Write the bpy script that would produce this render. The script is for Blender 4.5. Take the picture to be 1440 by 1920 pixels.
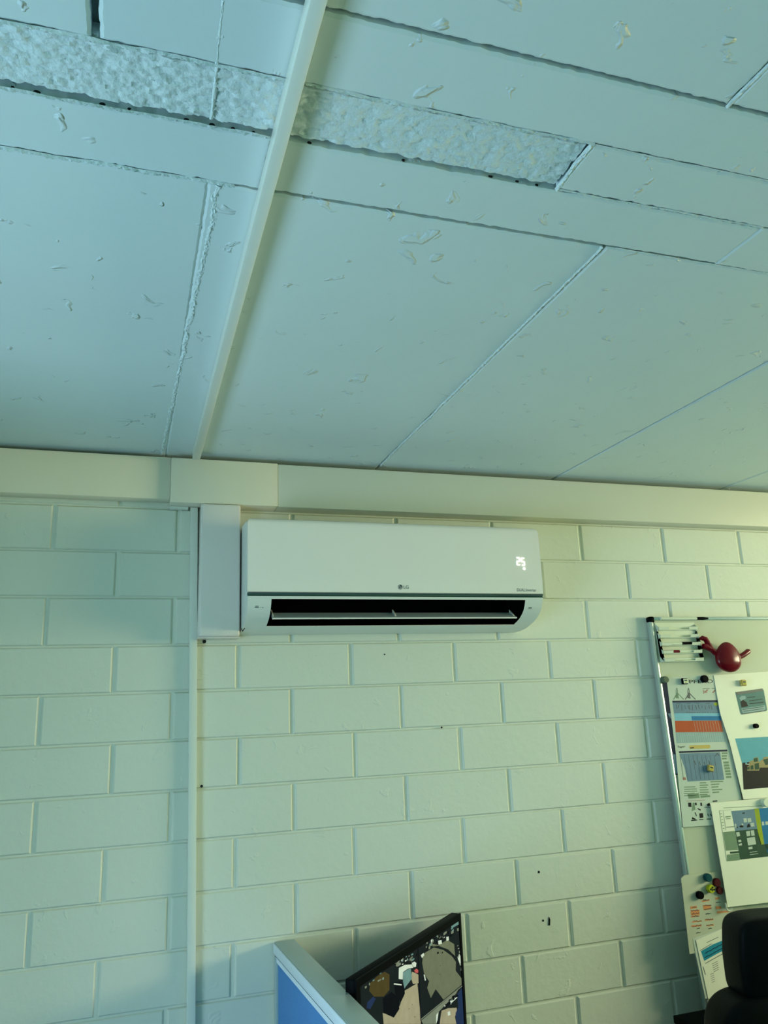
import bpy, bmesh, math, random
from mathutils import Vector, Matrix, noise
random.seed(7)
for o in list(bpy.data.objects): bpy.data.objects.remove(o)
S = bpy.context.scene; COL = S.collection
V = Vector

# ------------------------------------------------------------------ camera
ZO = 1.85                                  # floor is z = 0; measurements were taken from the course under the air conditioner
FPX = 1462.27
CAM = V((-0.2768, -2.1529, -0.1693 + ZO))
RT = V((0.95158247, -0.30522137, -0.03647887))
UP = V((-0.03854426, -0.23621126, 0.97093696))
BK = V((-0.30496743, -0.92252054, -0.23653903))
cd = bpy.data.cameras.new('camera'); cam = bpy.data.objects.new('camera', cd); COL.objects.link(cam)
cd.sensor_fit = 'VERTICAL'; cd.sensor_height = 24.0; cd.lens = FPX / 1920 * 24.0
cd.clip_start = 0.02; cd.clip_end = 60
cam.matrix_world = Matrix(((RT.x, UP.x, BK.x, CAM.x), (RT.y, UP.y, BK.y, CAM.y), (RT.z, UP.z, BK.z, CAM.z), (0, 0, 0, 1)))
S.camera = cam
S.view_settings.view_transform = 'Standard'; S.view_settings.look = 'None'
S.view_settings.exposure = 0.0; S.view_settings.gamma = 1.0; S.view_settings.use_curve_mapping = False

# ------------------------------------------------------------------ light: daylight through the windows of the room
w = bpy.data.worlds.new('sky'); S.world = w; w.use_nodes = True
w.node_tree.nodes['Background'].inputs[0].default_value = (0.50, 0.72, 0.85, 1)
w.node_tree.nodes['Background'].inputs[1].default_value = 0.6
def area(name, loc, aim, sx, sy, power, col):
    l = bpy.data.lights.new(name, 'AREA'); l.shape = 'RECTANGLE'; l.size = sx; l.size_y = sy; l.energy = power; l.color = col
    o = bpy.data.objects.new(name, l); COL.objects.link(o); o.location = loc
    o.rotation_euler = (V(aim) - V(loc)).to_track_quat('-Z', 'Y').to_euler()
    return o
RX0, RX1, RY0 = -1.9, 4.4, -4.6            # room: left wall, right wall, wall behind the camera
WL = (-2.3, -0.9, 0.25, 1.45)              # window in the left wall  (y0, y1, z0, z1)
WR = (-2.6, -0.65, 1.60, 2.30)             # window in the right wall
area('daylight_left', (RX0 - 0.10, (WL[0] + WL[1]) / 2, (WL[2] + WL[3]) / 2), (0, (WL[0] + WL[1]) / 2, (WL[2] + WL[3]) / 2), WL[1] - WL[0], WL[3] - WL[2], 72, (0.54, 0.77, 1.0))
area('daylight_right', (RX1 + 0.10, (WR[0] + WR[1]) / 2, (WR[2] + WR[3]) / 2), (0, (WR[0] + WR[1]) / 2, (WR[2] + WR[3]) / 2), WR[1] - WR[0], WR[3] - WR[2], 162, (1.0, 0.94, 0.57))

# ------------------------------------------------------------------ pixel (1440 x 1920) to place
def ray(p): return RT * ((p[0] - 720) / FPX) - UP * ((p[1] - 960) / FPX) - BK
def on_plane(p, P, n):
    d = ray(p); return CAM + d * ((V(P) - CAM).dot(n) / d.dot(n))
def wall_at(p, y=0.0): return on_plane(p, (0, y, 0), V((0, 1, 0)))
def level(p, z): return on_plane(p, (0, 0, z), V((0, 0, 1)))

# ------------------------------------------------------------------ materials
def mat(name, col, rough=0.5, metal=0.0, var=0.06, vscale=6.0, bump=0.0, bscale=60.0, coat=0.0, emit=0.0, pits=0.0, spec=0.5):
    m = bpy.data.materials.new(name); m.use_nodes = True; nt = m.node_tree; N = nt.nodes; b = N['Principled BSDF']
    tc = N.new('ShaderNodeTexCoord'); nz = N.new('ShaderNodeTexNoise'); nz.inputs['Scale'].default_value = vscale; nz.inputs['Detail'].default_value = 4
    nt.links.new(tc.outputs['Object'], nz.inputs['Vector'])
    mx = N.new('ShaderNodeMix'); mx.data_type = 'RGBA'
    mx.inputs[6].default_value = (*[c * (1 - var) for c in col], 1); mx.inputs[7].default_value = (*[min(1, c * (1 + var)) for c in col], 1)
    nt.links.new(nz.outputs['Fac'], mx.inputs[0]); nt.links.new(mx.outputs[2], b.inputs['Base Color'])
    b.inputs['Roughness'].default_value = rough; b.inputs['Metallic'].default_value = metal
    b.inputs['Specular IOR Level'].default_value = spec; b.inputs['Coat Weight'].default_value = coat; b.inputs['Coat Roughness'].default_value = 0.08
    if emit > 0:
        nt.links.new(mx.outputs[2], b.inputs['Emission Color']); b.inputs['Emission Strength'].default_value = emit
    last = None
    if bump > 0:
        n2 = N.new('ShaderNodeTexNoise'); n2.inputs['Scale'].default_value = bscale; n2.inputs['Detail'].default_value = 6
        nt.links.new(tc.outputs['Object'], n2.inputs['Vector'])
        bp = N.new('ShaderNodeBump'); bp.inputs['Strength'].default_value = bump; bp.inputs['Distance'].default_value = 0.01
        nt.links.new(n2.outputs['Fac'], bp.inputs['Height']); last = bp
    if pits > 0:                          # small scattered dents and drips in thick paint
        n3 = N.new('ShaderNodeTexNoise'); n3.inputs['Scale'].default_value = 22; n3.inputs['Detail'].default_value = 3; n3.inputs['Distortion'].default_value = 0.6
        nt.links.new(tc.outputs['Object'], n3.inputs['Vector'])
        cr = N.new('ShaderNodeValToRGB'); cr.color_ramp.elements[0].position = 0.665; cr.color_ramp.elements[1].position = 0.72
        nt.links.new(n3.outputs['Fac'], cr.inputs['Fac'])
        bp2 = N.new('ShaderNodeBump'); bp2.inputs['Strength'].default_value = pits; bp2.inputs['Distance'].default_value = 0.004
        nt.links.new(cr.outputs['Color'], bp2.inputs['Height'])
        if last: nt.links.new(last.outputs['Normal'], bp2.inputs['Normal'])
        last = bp2
    if last: nt.links.new(last.outputs['Normal'], b.inputs['Normal'])
    return m
M = {}
M['wall'] = mat('painted_block', (0.72, 0.75, 0.65), 0.60, spec=0.3, var=0.025, vscale=3, bump=0.10, bscale=45, pits=0.25)
M['ceil'] = mat('painted_ceiling', (0.64, 0.77, 0.79), 0.45, var=0.03, vscale=4, bump=0.06, bscale=30, pits=0.8)
M['rough'] = mat('rough_painted_concrete', (0.65, 0.78, 0.79), 0.6, var=0.02, vscale=30, bump=0.3, bscale=160, spec=0.25)
M['gap'] = mat('open_joint', (0.20, 0.27, 0.26), 0.8, var=0.4, vscale=30, bump=0.5, bscale=120)
M['plainwall'] = mat('bounce_tint_paint', (0.36, 0.68, 0.53), 0.6, var=0.03, bump=0.05)  # green chosen to tint the light bounced off the unseen walls
M['floor'] = mat('bounce_tint_floor', (0.025, 0.10, 0.075), 0.95, var=0.2, vscale=80, bump=0.3, bscale=400)  # unseen floor: dark green chosen to tint and dim bounced light
M['trunk'] = mat('trunking_pvc', (0.74, 0.71, 0.57), 0.42, var=0.03, vscale=2)
M['pvc'] = mat('white_pvc', (0.74, 0.78, 0.70), 0.30, var=0.03, vscale=4)
M['duct'] = mat('glossy_duct_cover', (0.78, 0.73, 0.68), 0.22, var=0.03, vscale=4, coat=0.3)
M['acbody'] = mat('air_conditioner_shell', (0.74, 0.78, 0.72), 0.28, var=0.02, vscale=3)
M['acfront'] = mat('air_conditioner_panel', (0.90, 0.85, 0.78), 0.16, var=0.02, vscale=3, coat=0.5)
M['chrome'] = mat('chrome_reflecting_dark', (0.12, 0.16, 0.17), 0.10, metal=1.0, var=0.05)  # dark base colour stands in for the dark room mirrored in it
M['dark'] = mat('outlet_black', (0.002, 0.002, 0.002), 0.9, var=0.2, spec=0.0)
M['ink'] = mat('dark_ink', (0.03, 0.06, 0.07), 0.5, var=0.2)
M['led'] = mat('lit_digit', (1.0, 1.0, 0.93), 0.5, var=0.0, emit=2.2)
M['alu'] = mat('brushed_aluminium', (0.62, 0.70, 0.72), 0.28, metal=0.75, var=0.06, vscale=20)
M['silver'] = mat('pale_silver', (0.72, 0.80, 0.86), 0.35, var=0.04)  # pale enough to put the left light into the rail side's colour
M['alupaint'] = mat('silver_rail', (0.42, 0.52, 0.55), 0.35, metal=0.3, var=0.05)
M['blue'] = mat('blue_fabric', (0.08, 0.25, 0.55), 0.9, var=0.15, vscale=300, bump=0.3, bscale=500)
M['black'] = mat('black_plastic', (0.004, 0.005, 0.006), 0.45, var=0.2, spec=0.02)
M['leather'] = mat('black_leather', (0.005, 0.006, 0.007), 0.40, spec=0.05, var=0.25, vscale=20, bump=0.05, bscale=140)
M['board'] = mat('whiteboard_enamel', (0.52, 0.57, 0.44), 0.45, var=0.03, vscale=5, spec=0.3)
M['paper'] = mat('white_paper', (0.84, 0.86, 0.72), 0.6, var=0.03, vscale=10)
M['papergloss'] = mat('paper_in_sleeve', (0.62, 0.68, 0.60), 0.18, var=0.04, vscale=14, coat=0.6)
M['beige'] = mat('buff_paper', (0.50, 0.54, 0.41), 0.6, var=0.05, vscale=10)
M['desk'] = mat('grey_laminate', (0.45, 0.47, 0.45), 0.45, var=0.05)
M['red'] = mat('red_plastic', (0.15, 0.002, 0.010), 0.22, var=0.05, spec=0.3)
M['white'] = mat('white_plastic', (0.70, 0.76, 0.62), 0.35, var=0.03)
M['gold'] = mat('gold_plastic', (0.60, 0.45, 0.12), 0.25, metal=0.4, var=0.15)
def ink(name, col, rough=0.5, var=0.12, vs=40): M[name] = mat(name, col, rough, var=var, vscale=vs, spec=0.12)
ink('navy_ink', (0.012, 0.020, 0.055)); ink('slate_ink', (0.16, 0.26, 0.36)); ink('cyan_ink', (0.22, 0.50, 0.66)); ink('blue_ink', (0.02, 0.19, 0.42))
ink('orange_ink', (0.50, 0.09, 0.03)); ink('pale_blue_ink', (0.30, 0.44, 0.46)); ink('lime_ink', (0.34, 0.42, 0.03)); ink('green_grey_ink', (0.20, 0.30, 0.20))
ink('dark_green_ink', (0.035, 0.085, 0.055)); ink('yellow_ink', (0.60, 0.46, 0.14)); ink('pink_ink', (0.42, 0.20, 0.17)); ink('sky_ink', (0.12, 0.40, 0.52)); ink('sand_ink', (0.36, 0.30, 0.15))
ink('highlighter_ink', (0.72, 0.30, 0.12)); ink('teal_ink', (0.02, 0.28, 0.42)); ink('black_ink', (0.012, 0.014, 0.016)); ink('card_ink', (0.10, 0.22, 0.22)); ink('light_ink', (0.55, 0.62, 0.55))
ink('teal_plastic', (0.006, 0.07, 0.085), 0.35); ink('lime_plastic', (0.45, 0.50, 0.02), 0.3); ink('grey_plastic', (0.11, 0.15, 0.10), 0.4); ink('maroon_plastic', (0.07, 0.008, 0.012), 0.35)
M['glass'] = mat('window_glass', (0.8, 0.9, 0.9), 0.05); 
nt = M['glass'].node_tree; tr = nt.nodes.new('ShaderNodeBsdfTransparent'); ms = nt.nodes.new('ShaderNodeMixShader'); ms.inputs[0].default_value = 0.06
nt.links.new(tr.outputs[0], ms.inputs[1]); nt.links.new(nt.nodes['Principled BSDF'].outputs[0], ms.inputs[2]); nt.links.new(ms.outputs[0], nt.nodes['Material Output'].inputs[0])
def screen_mat(name, col, s=0.55):
    M[name] = mat(name, [c * .5 for c in col], 0.35, var=0.18, vscale=45, emit=s * 2.4, spec=0.0)

# ------------------------------------------------------------------ builders
BASE = {}
def tag(o, label=None, cat=None, group=None, kind=None):
    if label: o['label'] = label
    if cat: o['category'] = cat
    if group: o['group'] = group
    if kind: o['kind'] = kind
    return o
def thing(name, label, cat, loc, group=None):
    o = bpy.data.objects.new(name, None); o.empty_display_size = 0.05; COL.objects.link(o); o.location = loc; BASE[o.name] = V(loc)
    return tag(o, label, cat, group)
class MB:
    def __init__(s): s.v = []; s.f = []
    def add(s, vs, fs):
        k = len(s.v); s.v += [V(q) for q in vs]; s.f += [tuple(i + k for i in f) for f in fs]; return s
    def box(s, x0, x1, y0, y1, z0, z1):
        return s.obox(V((x0, y0, z0)), V((x1 - x0, 0, 0)), V((0, y1 - y0, 0)), V((0, 0, z1 - z0)))
    def obox(s, o, a, b, c):
        o = V(o); P = [o, o + a, o + a + b, o + b, o + c, o + a + c, o + a + b + c, o + b + c]
        F = [(0, 3, 2, 1), (4, 5, 6, 7), (0, 1, 5, 4), (1, 2, 6, 5), (2, 3, 7, 6), (3, 0, 4, 7)]
        if a.cross(b).dot(c) < 0: F = [f[::-1] for f in F]
        return s.add(P, F)
    def slab(s, pts, t):                   # polygon extruded by vector t
        n = len(pts); pts = [V(q) for q in pts]
        nn = sum(((pts[i] - pts[0]).cross(pts[(i + 1) % n] - pts[0]) for i in range(1, n - 1)), V())
        if nn.dot(t) > 0: pts = pts[::-1]
        return s.add(pts + [q + t for q in pts], [tuple(range(n)), tuple(range(2 * n - 1, n - 1, -1))] + [(i, n + i, n + (i + 1) % n, (i + 1) % n) for i in range(n)])
    def prism(s, prof, x0, x1):            # (y, z) outline swept along x
        return s.slab([V((x0, y, z)) for y, z in prof], V((x1 - x0, 0, 0)))
    def tube(s, path, r, seg=10):
        path = [V(q) for q in path]; R = r if isinstance(r, (list, tuple)) else [r] * len(path); rings = []
        for i, q in enumerate(path):
            d = (path[min(i + 1, len(path) - 1)] - path[max(i - 1, 0)]).normalized()
            a = d.orthogonal().normalized() if i == 0 else (a - d * a.dot(d)).normalized()
            b = d.cross(a); rings.append([q + (a * math.cos(t) + b * math.sin(t)) * R[i] for t in [2 * math.pi * k / seg for k in range(seg)]])
        n = len(path); vs = [q for r_ in rings for q in r_]
        fs = [(i * seg + k, i * seg + (k + 1) % seg, (i + 1) * seg + (k + 1) % seg, (i + 1) * seg + k) for i in range(n - 1) for k in range(seg)]
        fs += [tuple(range(seg - 1, -1, -1)), tuple((n - 1) * seg + k for k in range(seg))]
        return s.add(vs, fs)
    def lathe(s, c, ax, prof, seg=20):     # prof: (radius, height along ax)
        c = V(c); ax = V(ax).normalized(); a = ax.orthogonal().normalized(); b = ax.cross(a); n = len(prof)
        vs = [c + ax * h + (a * math.cos(2 * math.pi * k / seg) + b * math.sin(2 * math.pi * k / seg)) * r for r, h in prof for k in range(seg)]
        fs = [(i * seg + k, i * seg + (k + 1) % seg, (i + 1) * seg + (k + 1) % seg, (i + 1) * seg + k) for i in range(n - 1) for k in range(seg)]
        fs += [tuple(range(seg - 1, -1, -1)), tuple((n - 1) * seg + k for k in range(seg))]
        return s.add(vs, fs)
    def cushion(s, c, ax, ay, az, e=0.35, nu=28, nv=16, fn=None):   # rounded pad: half-axis vectors, small e = boxier
        c = V(c); P = []
        sg = lambda t, k: math.copysign(abs(t) ** k, t)
        for j in range(nv + 1):
            ph = -math.pi / 2 + math.pi * j / nv
            for i in range(nu):
                th = 2 * math.pi * i / nu
                u, v, q = sg(math.cos(ph), e) * sg(math.cos(th), e), sg(math.cos(ph), e) * sg(math.sin(th), e), sg(math.sin(ph), e)
                if fn: u, v, q = fn(u, v, q)
                P.append(c + ax * u + ay * v + az * q)
        fs = [(j * nu + i, j * nu + (i + 1) % nu, (j + 1) * nu + (i + 1) % nu, (j + 1) * nu + i) for j in range(nv) for i in range(nu)]
        if ax.cross(ay).dot(az) < 0: fs = [f[::-1] for f in fs]
        return s.add(P, fs)
    def build(s, name, m, parent=None, smooth=False, bevel=0.0, seg=2, origin=None, flat=()):
        if parent is not None: base = BASE[parent.name]
        elif origin is not None: base = V(origin)
        else:
            xs, ys, zs = zip(*s.v); base = V(((min(xs) + max(xs)) / 2, (min(ys) + max(ys)) / 2, min(zs)))
        me = bpy.data.meshes.new(name); me.from_pydata([q - base for q in s.v], [], s.f)
        if bevel > 0:
            bm = bmesh.new(); bm.from_mesh(me); bmesh.ops.remove_doubles(bm, verts=bm.verts, dist=1e-6)
            ed = [e for e in bm.edges if len(e.link_faces) == 2 and e.calc_face_angle(0) > 0.6]
            bmesh.ops.bevel(bm, geom=ed, offset=bevel, segments=seg, profile=0.5, affect='EDGES', clamp_overlap=True); bm.to_mesh(me); bm.free()
        me.materials.append(M[m])
        if smooth or bevel > 0:
            for p in me.polygons: p.use_smooth = True
            me.set_sharp_from_angle(angle=math.radians(40))
            for i in flat: me.polygons[i].use_smooth = False
        o = bpy.data.objects.new(name, me); COL.objects.link(o); BASE[o.name] = base
        if parent is not None: o.parent = parent
        else: o.location = base
        return o
def text(body, o0, ux, uy, m, name, parent, width=None, height=None, size=1.0, center=False):
    cu = bpy.data.curves.new('text', 'FONT'); cu.body = body; cu.size = 1.0
    t = bpy.data.objects.new('text', cu); COL.objects.link(t); bpy.context.view_layer.update()
    me = bpy.data.meshes.new_from_object(t.evaluated_get(bpy.context.evaluated_depsgraph_get()))
    vs = [v.co.copy() for v in me.vertices]; fs = [tuple(p.vertices) for p in me.polygons]
    bpy.data.objects.remove(t); bpy.data.meshes.remove(me)
    x0, x1 = min(v.x for v in vs), max(v.x for v in vs); y0, y1 = min(v.y for v in vs), max(v.y for v in vs)
    sx = width / (x1 - x0) if width else size; sy = height / (y1 - y0) if height else sx
    b = MB(); b.add([V(o0) + ux * ((v.x - x0) * sx - (width / 2 if center and width else 0)) + uy * ((v.y - y0) * sy) for v in vs], fs)
    return b.build(name, m, parent)

# ================================================================== SETTING
ZC = 0.512 + ZO
# ---- back wall: painted blocks in stretcher bond over a recessed bed
L, H = 0.315, 0.12283
wb = MB().box(RX0, RX1, 0.0045, 0.16, 0, ZC + 0.05).build('wall_back', 'wall'); tag(wb, 'white painted block wall behind the air conditioner', kind='structure')
rowoff = {-5: 0, -4: 0.002, -3: -0.002, -2: 0.003, -1: -0.007, 0: 0.005, 1: -0.007, 2: 0.0095, 3: -0.003, 4: 0.002, 5: 0.0, 6: -0.002, 7: -0.003}
def block_verts(mb, x0, x1, z0, z1, y, j):
    g, gh, ch, cd_ = 0.0042, 0.0022, 0.0042, 0.0040
    r = lambda a: random.uniform(-a, a)
    X0, X1, Z0, Z1 = x0 + g + r(.001), x1 - g + r(.001), z0 + gh + r(.0006), z1 - gh + r(.0006)
    back = 0.006
    rings = []
    for (ins, yy) in ((0, back), (0.0, y + cd_), (ch * .35, y + cd_ * .35), (ch, y)):
        rings.append([V((X0 + ins, yy, Z0 + ins * .8)), V((X1 - ins, yy, Z0 + ins * .8)), V((X1 - ins, yy, Z1 - ins * .8)), V((X0 + ins, yy, Z1 - ins * .8))])
    vs = [q for rg in rings for q in rg]
    fs = [(a * 4 + k, a * 4 + (k + 1) % 4, a * 4 + 4 + (k + 1) % 4, a * 4 + 4 + k) for a in range(3) for k in range(4)] + [(12, 13, 14, 15)]
    mb.add(vs, fs)
far = MB(); nbrick = 0
for j in range(-5, 15):
    z1, z0 = ZO - j * H, ZO - (j + 1) * H
    if j == 0: z1 -= 0.003
    if j == -1: z0 -= 0.003
    z1 = min(z1, ZC - 0.001); z0 = max(z0, 0.0)
    if z1 - z0 < 0.02: continue
    par = 0 if j % 2 == 0 else 1
    k = par - 40
    while k * L / 2 < RX1:
        xa, xb = k * L / 2 + rowoff.get(j, 0), (k + 2) * L / 2 + rowoff.get(j, 0)
        xa, xb = max(xa, RX0), min(xb, RX1)
        if xb - xa > 0.03:
            y = random.uniform(-0.0007, 0.0007)
            if xb > -1.25 and xa < 2.35 and z1 > 0.45 and nbrick < 300:
                b = MB(); block_verts(b, xa, xb, z0, z1, y, j); b.build('block', 'wall', wb, smooth=True, flat=(12,)); nbrick += 1
            else: block_verts(far, xa, xb, z0, z1, y, j)
        k += 2
o = far.build('outer_blocks', 'wall', wb, smooth=True, flat=range(12, len(far.f), 13)); o['kind'] = 'stuff'
# drill holes and chips in the blocks
for (px, r) in (((721, 1227), .0022), ((1010, 1635), .0036), ((1018, 1726), .0030), ((383, 1203), .0050), ((378, 1474), .0035), ((828, 1364), .0025)):
    q = wall_at(px); MB().lathe(q + V((0, 0.001, 0)), (0, -1, 0), [(r, 0), (r, 0.0022), (r * .5, 0.0022)], 10).build('drill_hole', 'black_ink', wb)
q = wall_at((1029, 1727)); MB().slab([q + V((-.003, -.0022, -.010)), q + V((.002, -.0022, -.011)), q + V((.004, -.0022, .004)), q + V((.001, -.0022, .011)), q + V((-.001, -.0022, .006))], V((0, .0015, 0))).build('paint_chip', 'black_ink', wb)

# ---- floor, other walls with their windows
tag(MB().box(RX0 - .2, RX1 + .2, RY0 - .2, 0.2, -0.1, 0).build('floor', 'floor'), 'unseen office floor, green to tint bounced light', kind='structure')
def side_wall(name, x0, x1, W, label):
    b = MB(); b.box(x0, x1, RY0, W[0], 0, ZC); b.box(x0, x1, W[1], 0.0045, 0, ZC); b.box(x0, x1, W[0], W[1], 0, W[2]); b.box(x0, x1, W[0], W[1], W[3], ZC)
    return tag(b.build(name, 'plainwall'), label, kind='structure')
side_wall('wall_left', RX0 - .15, RX0, WL, 'painted left wall with a wide window')
side_wall('wall_right', RX1, RX1 + .15, WR, 'painted right wall with a window near the corner')
tag(MB().box(RX0, -1.22, -.80, -.64, 0, ZC).build('wall_light_block', 'plainwall'), 'added unseen wall stub blocking light from the left window', kind='structure')  # added out of view to keep cool window light off the back wall
tag(MB().box(RX0 - .15, RX1 + .15, RY0 - .15, RY0, 0, ZC).build('wall_front', 'plainwall'), 'painted wall behind the viewer', kind='structure')
def window(name, x, W, label):
    e = bpy.data.objects.new(name, None); COL.objects.link(e); e.location = (x, (W[0] + W[1]) / 2, W[2]); BASE[name] = V(e.location); tag(e, label, kind='structure')
    t = 0.025
    fr = MB()
    fr.box(x - t, x + t, W[0], W[1], W[2], W[2] + .05); fr.box(x - t, x + t, W[0], W[1], W[3] - .05, W[3]); fr.box(x - t, x + t, W[0], W[0] + .05, W[2], W[3]); fr.box(x - t, x + t, W[1] - .05, W[1], W[2], W[3])
    ym = (W[0] + W[1]) / 2; fr.box(x - t, x + t, ym - .025, ym + .025, W[2], W[3])
    fr.build('window_frame', 'pvc', e)
    for a, c in ((W[0] + .05, ym - .025), (ym + .025, W[1] - .05)):
        MB().box(x - .003, x + .003, a, c, W[2] + .05, W[3] - .05).build('pane', 'glass', e)
window('window_1', RX0 - .06, WL, 'wide white framed window in the left wall')
window('window_2', RX1 + .06, WR, 'white framed window in the right wall')

# ---- ceiling: painted concrete panels with open and filled joints
ce = MB().box(RX0 - .2, RX1 + .2, RY0 - .2, 0.2, ZC + 0.022, ZC + 0.2).build('ceiling', 'gap'); tag(ce, 'painted concrete ceiling of panels and rough strips', kind='structure')
YA, YB, YC, YD = -1.227, -1.333, -1.426, -1.526
def nz(x, y, s, k=0.0): return noise.fractal(V((x * s, y * s, k)), 0.9, 2.1, 4)
def panel(x0, x1, y0, y1, dz=0.0, rag=0.0016, gx=0.002, g0=None, g1=None, h0=None, h1=None, gy=0.003, name='panel', m='ceil', step=0.006, ragf=90, soft=0.004):
    # ragged-edged flat panel, underside at ZC + dz
    x0 += gx if g0 is None else g0; x1 -= gx if g1 is None else g1; y0 += gy if h0 is None else h0; y1 -= gy if h1 is None else h1; k = random.uniform(0, 50)
    near = x1 > -1.0 and x0 < 2.4 and y1 > -1.9
    st = step if near else 0.2
    nx, ny = max(2, int((x1 - x0) / st)), max(2, int((y1 - y0) / st))
    out = [(x0 + (x1 - x0) * i / nx, y0, 0, -1) for i in range(nx)] + [(x1, y0 + (y1 - y0) * i / ny, 1, 0) for i in range(ny)] + \
          [(x1 - (x1 - x0) * i / nx, y1, 0, 1) for i in range(nx)] + [(x0, y1 - (y1 - y0) * i / ny, -1, 0) for i in range(ny)]
    n = len(out); A, B, C = [], [], []
    for (x, y, ux, uy) in out:
        a = nz(x, y, ragf, k) * rag if near else 0
        A.append(V((x + ux * a, y + uy * a, ZC + 0.024)))
        B.append(V((x + ux * a, y + uy * a, ZC + dz + soft * .6)))
        sx = min(max(x, x0 + soft), x1 - soft); sy = min(max(y, y0 + soft), y1 - soft)
        C.append(V((sx + ux * a * .7, sy + uy * a * .7, ZC + dz)))
    b = MB(); fs = []
    for q in (0, 1):
        fs += [(q * n + i, (q + 1) * n + i, (q + 1) * n + (i + 1) % n, q * n + (i + 1) % n) for i in range(n)]
    fs += [tuple(range(3 * n - 1, 2 * n - 1, -1))]
    b.add(A + B + C, fs)
    return b.build(name, m, ce, smooth=True, flat=(len(b.f) - 1,))
def rough_strip(x0, x1, y0, y1, amp, dz, freq=(95, 210), step=0.0028):
    # torn, unfinished concrete
    nx, ny = int((x1 - x0) / step), int((y1 - y0) / step); k = random.uniform(0, 40); P = []
    for j in range(ny + 1):
        for i in range(nx + 1):
            x, y = x0 + (x1 - x0) * i / nx, y0 + (y1 - y0) * j / ny
            h = noise.fractal(V((x * freq[0], y * freq[1], k)), 0.8, 2.2, 4) * amp + abs(noise.noise(V((x * 45, y * 260, k + 9)))) * amp * .9
            e = min(j, ny - j, i, nx - i)
            yy = y + (nz(x, y, 60, k) * 0.0035 if j in (0, ny) else 0)
            P.append(V((x, yy, ZC + dz + h + (0.006 if e == 0 else 0))))
    fs = [(j * (nx + 1) + i, (j + 1) * (nx + 1) + i, (j + 1) * (nx + 1) + i + 1, j * (nx + 1) + i + 1) for j in range(ny) for i in range(nx)]
    b = MB(); b.add(P, fs)
    rim = [i for i in range(nx + 1)] + [j * (nx + 1) + nx for j in range(1, ny + 1)] + [ny * (nx + 1) + i for i in range(nx - 1, -1, -1)] + [j * (nx + 1) for j in range(ny - 1, 0, -1)]
    kk = len(b.v); b.v += [V((P[i].x, P[i].y, ZC + 0.024)) for i in rim]; n = len(rim)
    b.f += [(rim[i], rim[(i + 1) % n], kk + (i + 1) % n, kk + i) for i in range(n)]
    return b.build('rough_strip', 'rough', ce, smooth=True)
def bead(p0, p1, wid, hgt, name='joint_filler', base=0.0, lump=0.5, step=0.0028, nw=7, m='rough'):
    # uneven ridge of paint and filler along a joint
    p0, p1 = V((p0[0], p0[1], 0)), V((p1[0], p1[1], 0)); d = p1 - p0; n = max(4, int(d.length / step)); d.normalize(); s = V((-d.y, d.x, 0)); P = []; k = random.uniform(0, 40)
    ln = (p1 - p0).length
    for i in range(n + 1):
        q = p0 + d * (ln * i / n); wv = wid * (1 + lump * noise.fractal(V((i * .09, k, 0)), 0.9, 2, 3))
        off = wid * .35 * noise.noise(V((i * .05, k, 7)))
        for c in range(nw):
            t = -1 + 2 * c / (nw - 1); prof = (1 - t * t)
            h = hgt * prof * (1 + lump * 2.0 * noise.fractal(V((i * .45, c * 1.3, k)), 0.6, 2.2, 4))
            P.append(q + s * (t * wv / 2 + off) + V((0, 0, ZC + base + 0.0012 - h)))
    fs = [(i * nw + c, i * nw + c + 1, (i + 1) * nw + c + 1, (i + 1) * nw + c) for i in range(n) for c in range(nw - 1)]
    b = MB(); b.add(P, fs)
    me_n = (P[1] - P[0]).cross(P[nw] - P[0])
    if me_n.z > 0: b.f = [f[::-1] for f in b.f]
    return b.build(name, m, ce, smooth=True)
JX = [-2.65, -2.03, -1.42, -0.81, -0.199, 0.412, 1.013, 1.674, 2.29, 2.90, 3.52, 4.42]
for a, c in zip(JX[:-1], JX[1:]):
    gx = 0.0015 if a > 0.9 else 0.003
    panel(a, c, YA, 0.0, dz=random.uniform(-.0006, .0006), gx=gx, g0=-.0004 if abs(a + .199) < .01 else None, g1=0.0 if abs(c + .199) < .01 else None, h0=0.0003 if c < -.1 else None, gy=0.003 if c < 0.5 else 0.0012)
# smooth band, rough strip, smooth band
panel(-2.65, -0.128, YB, YA, 0.0008, h0=0.004, h1=.0003, rag=.003); panel(-0.128, 0.62, YB, YA, -0.0006, gy=0.0035, rag=.002, g1=0); panel(0.62, 4.42, YB, YA, -0.0006, gy=0.0008, g0=-.0003)
rough_strip(-1.05, -0.130, YC + .001, YB - .006, 0.0034, 0.0016); panel(-2.65, -1.06, YC, YB, 0.0, gy=.004)
rough_strip(-0.126, 0.259, YC + .002, YB - .005, 0.0026, 0.0010, freq=(85, 170))
panel(0.262, 4.42, YC, YB, -0.0002, gy=0.0012, rag=.003)
panel(-2.65, -0.336, YD, YC, 0.0, gy=.002); panel(-0.331, -0.128, YD, YC, 0.0004, gy=.002, gx=.0015); panel(-0.128, 4.42, YD, YC, -0.0004, gy=.0015)
JX2 = [-2.65, -2.0, -1.4, -0.80, -0.213, 0.385, 0.99, 1.6, 2.2, 2.8, 3.4, 4.42]
for a, c in zip(JX2[:-1], JX2[1:]):
    panel(a, c, -2.75, YD, random.uniform(-.0005, .0005), gy=0.0045 if c < 1.2 else .002, rag=.002); panel(a, c, RY0, -2.75, 0)
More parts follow.
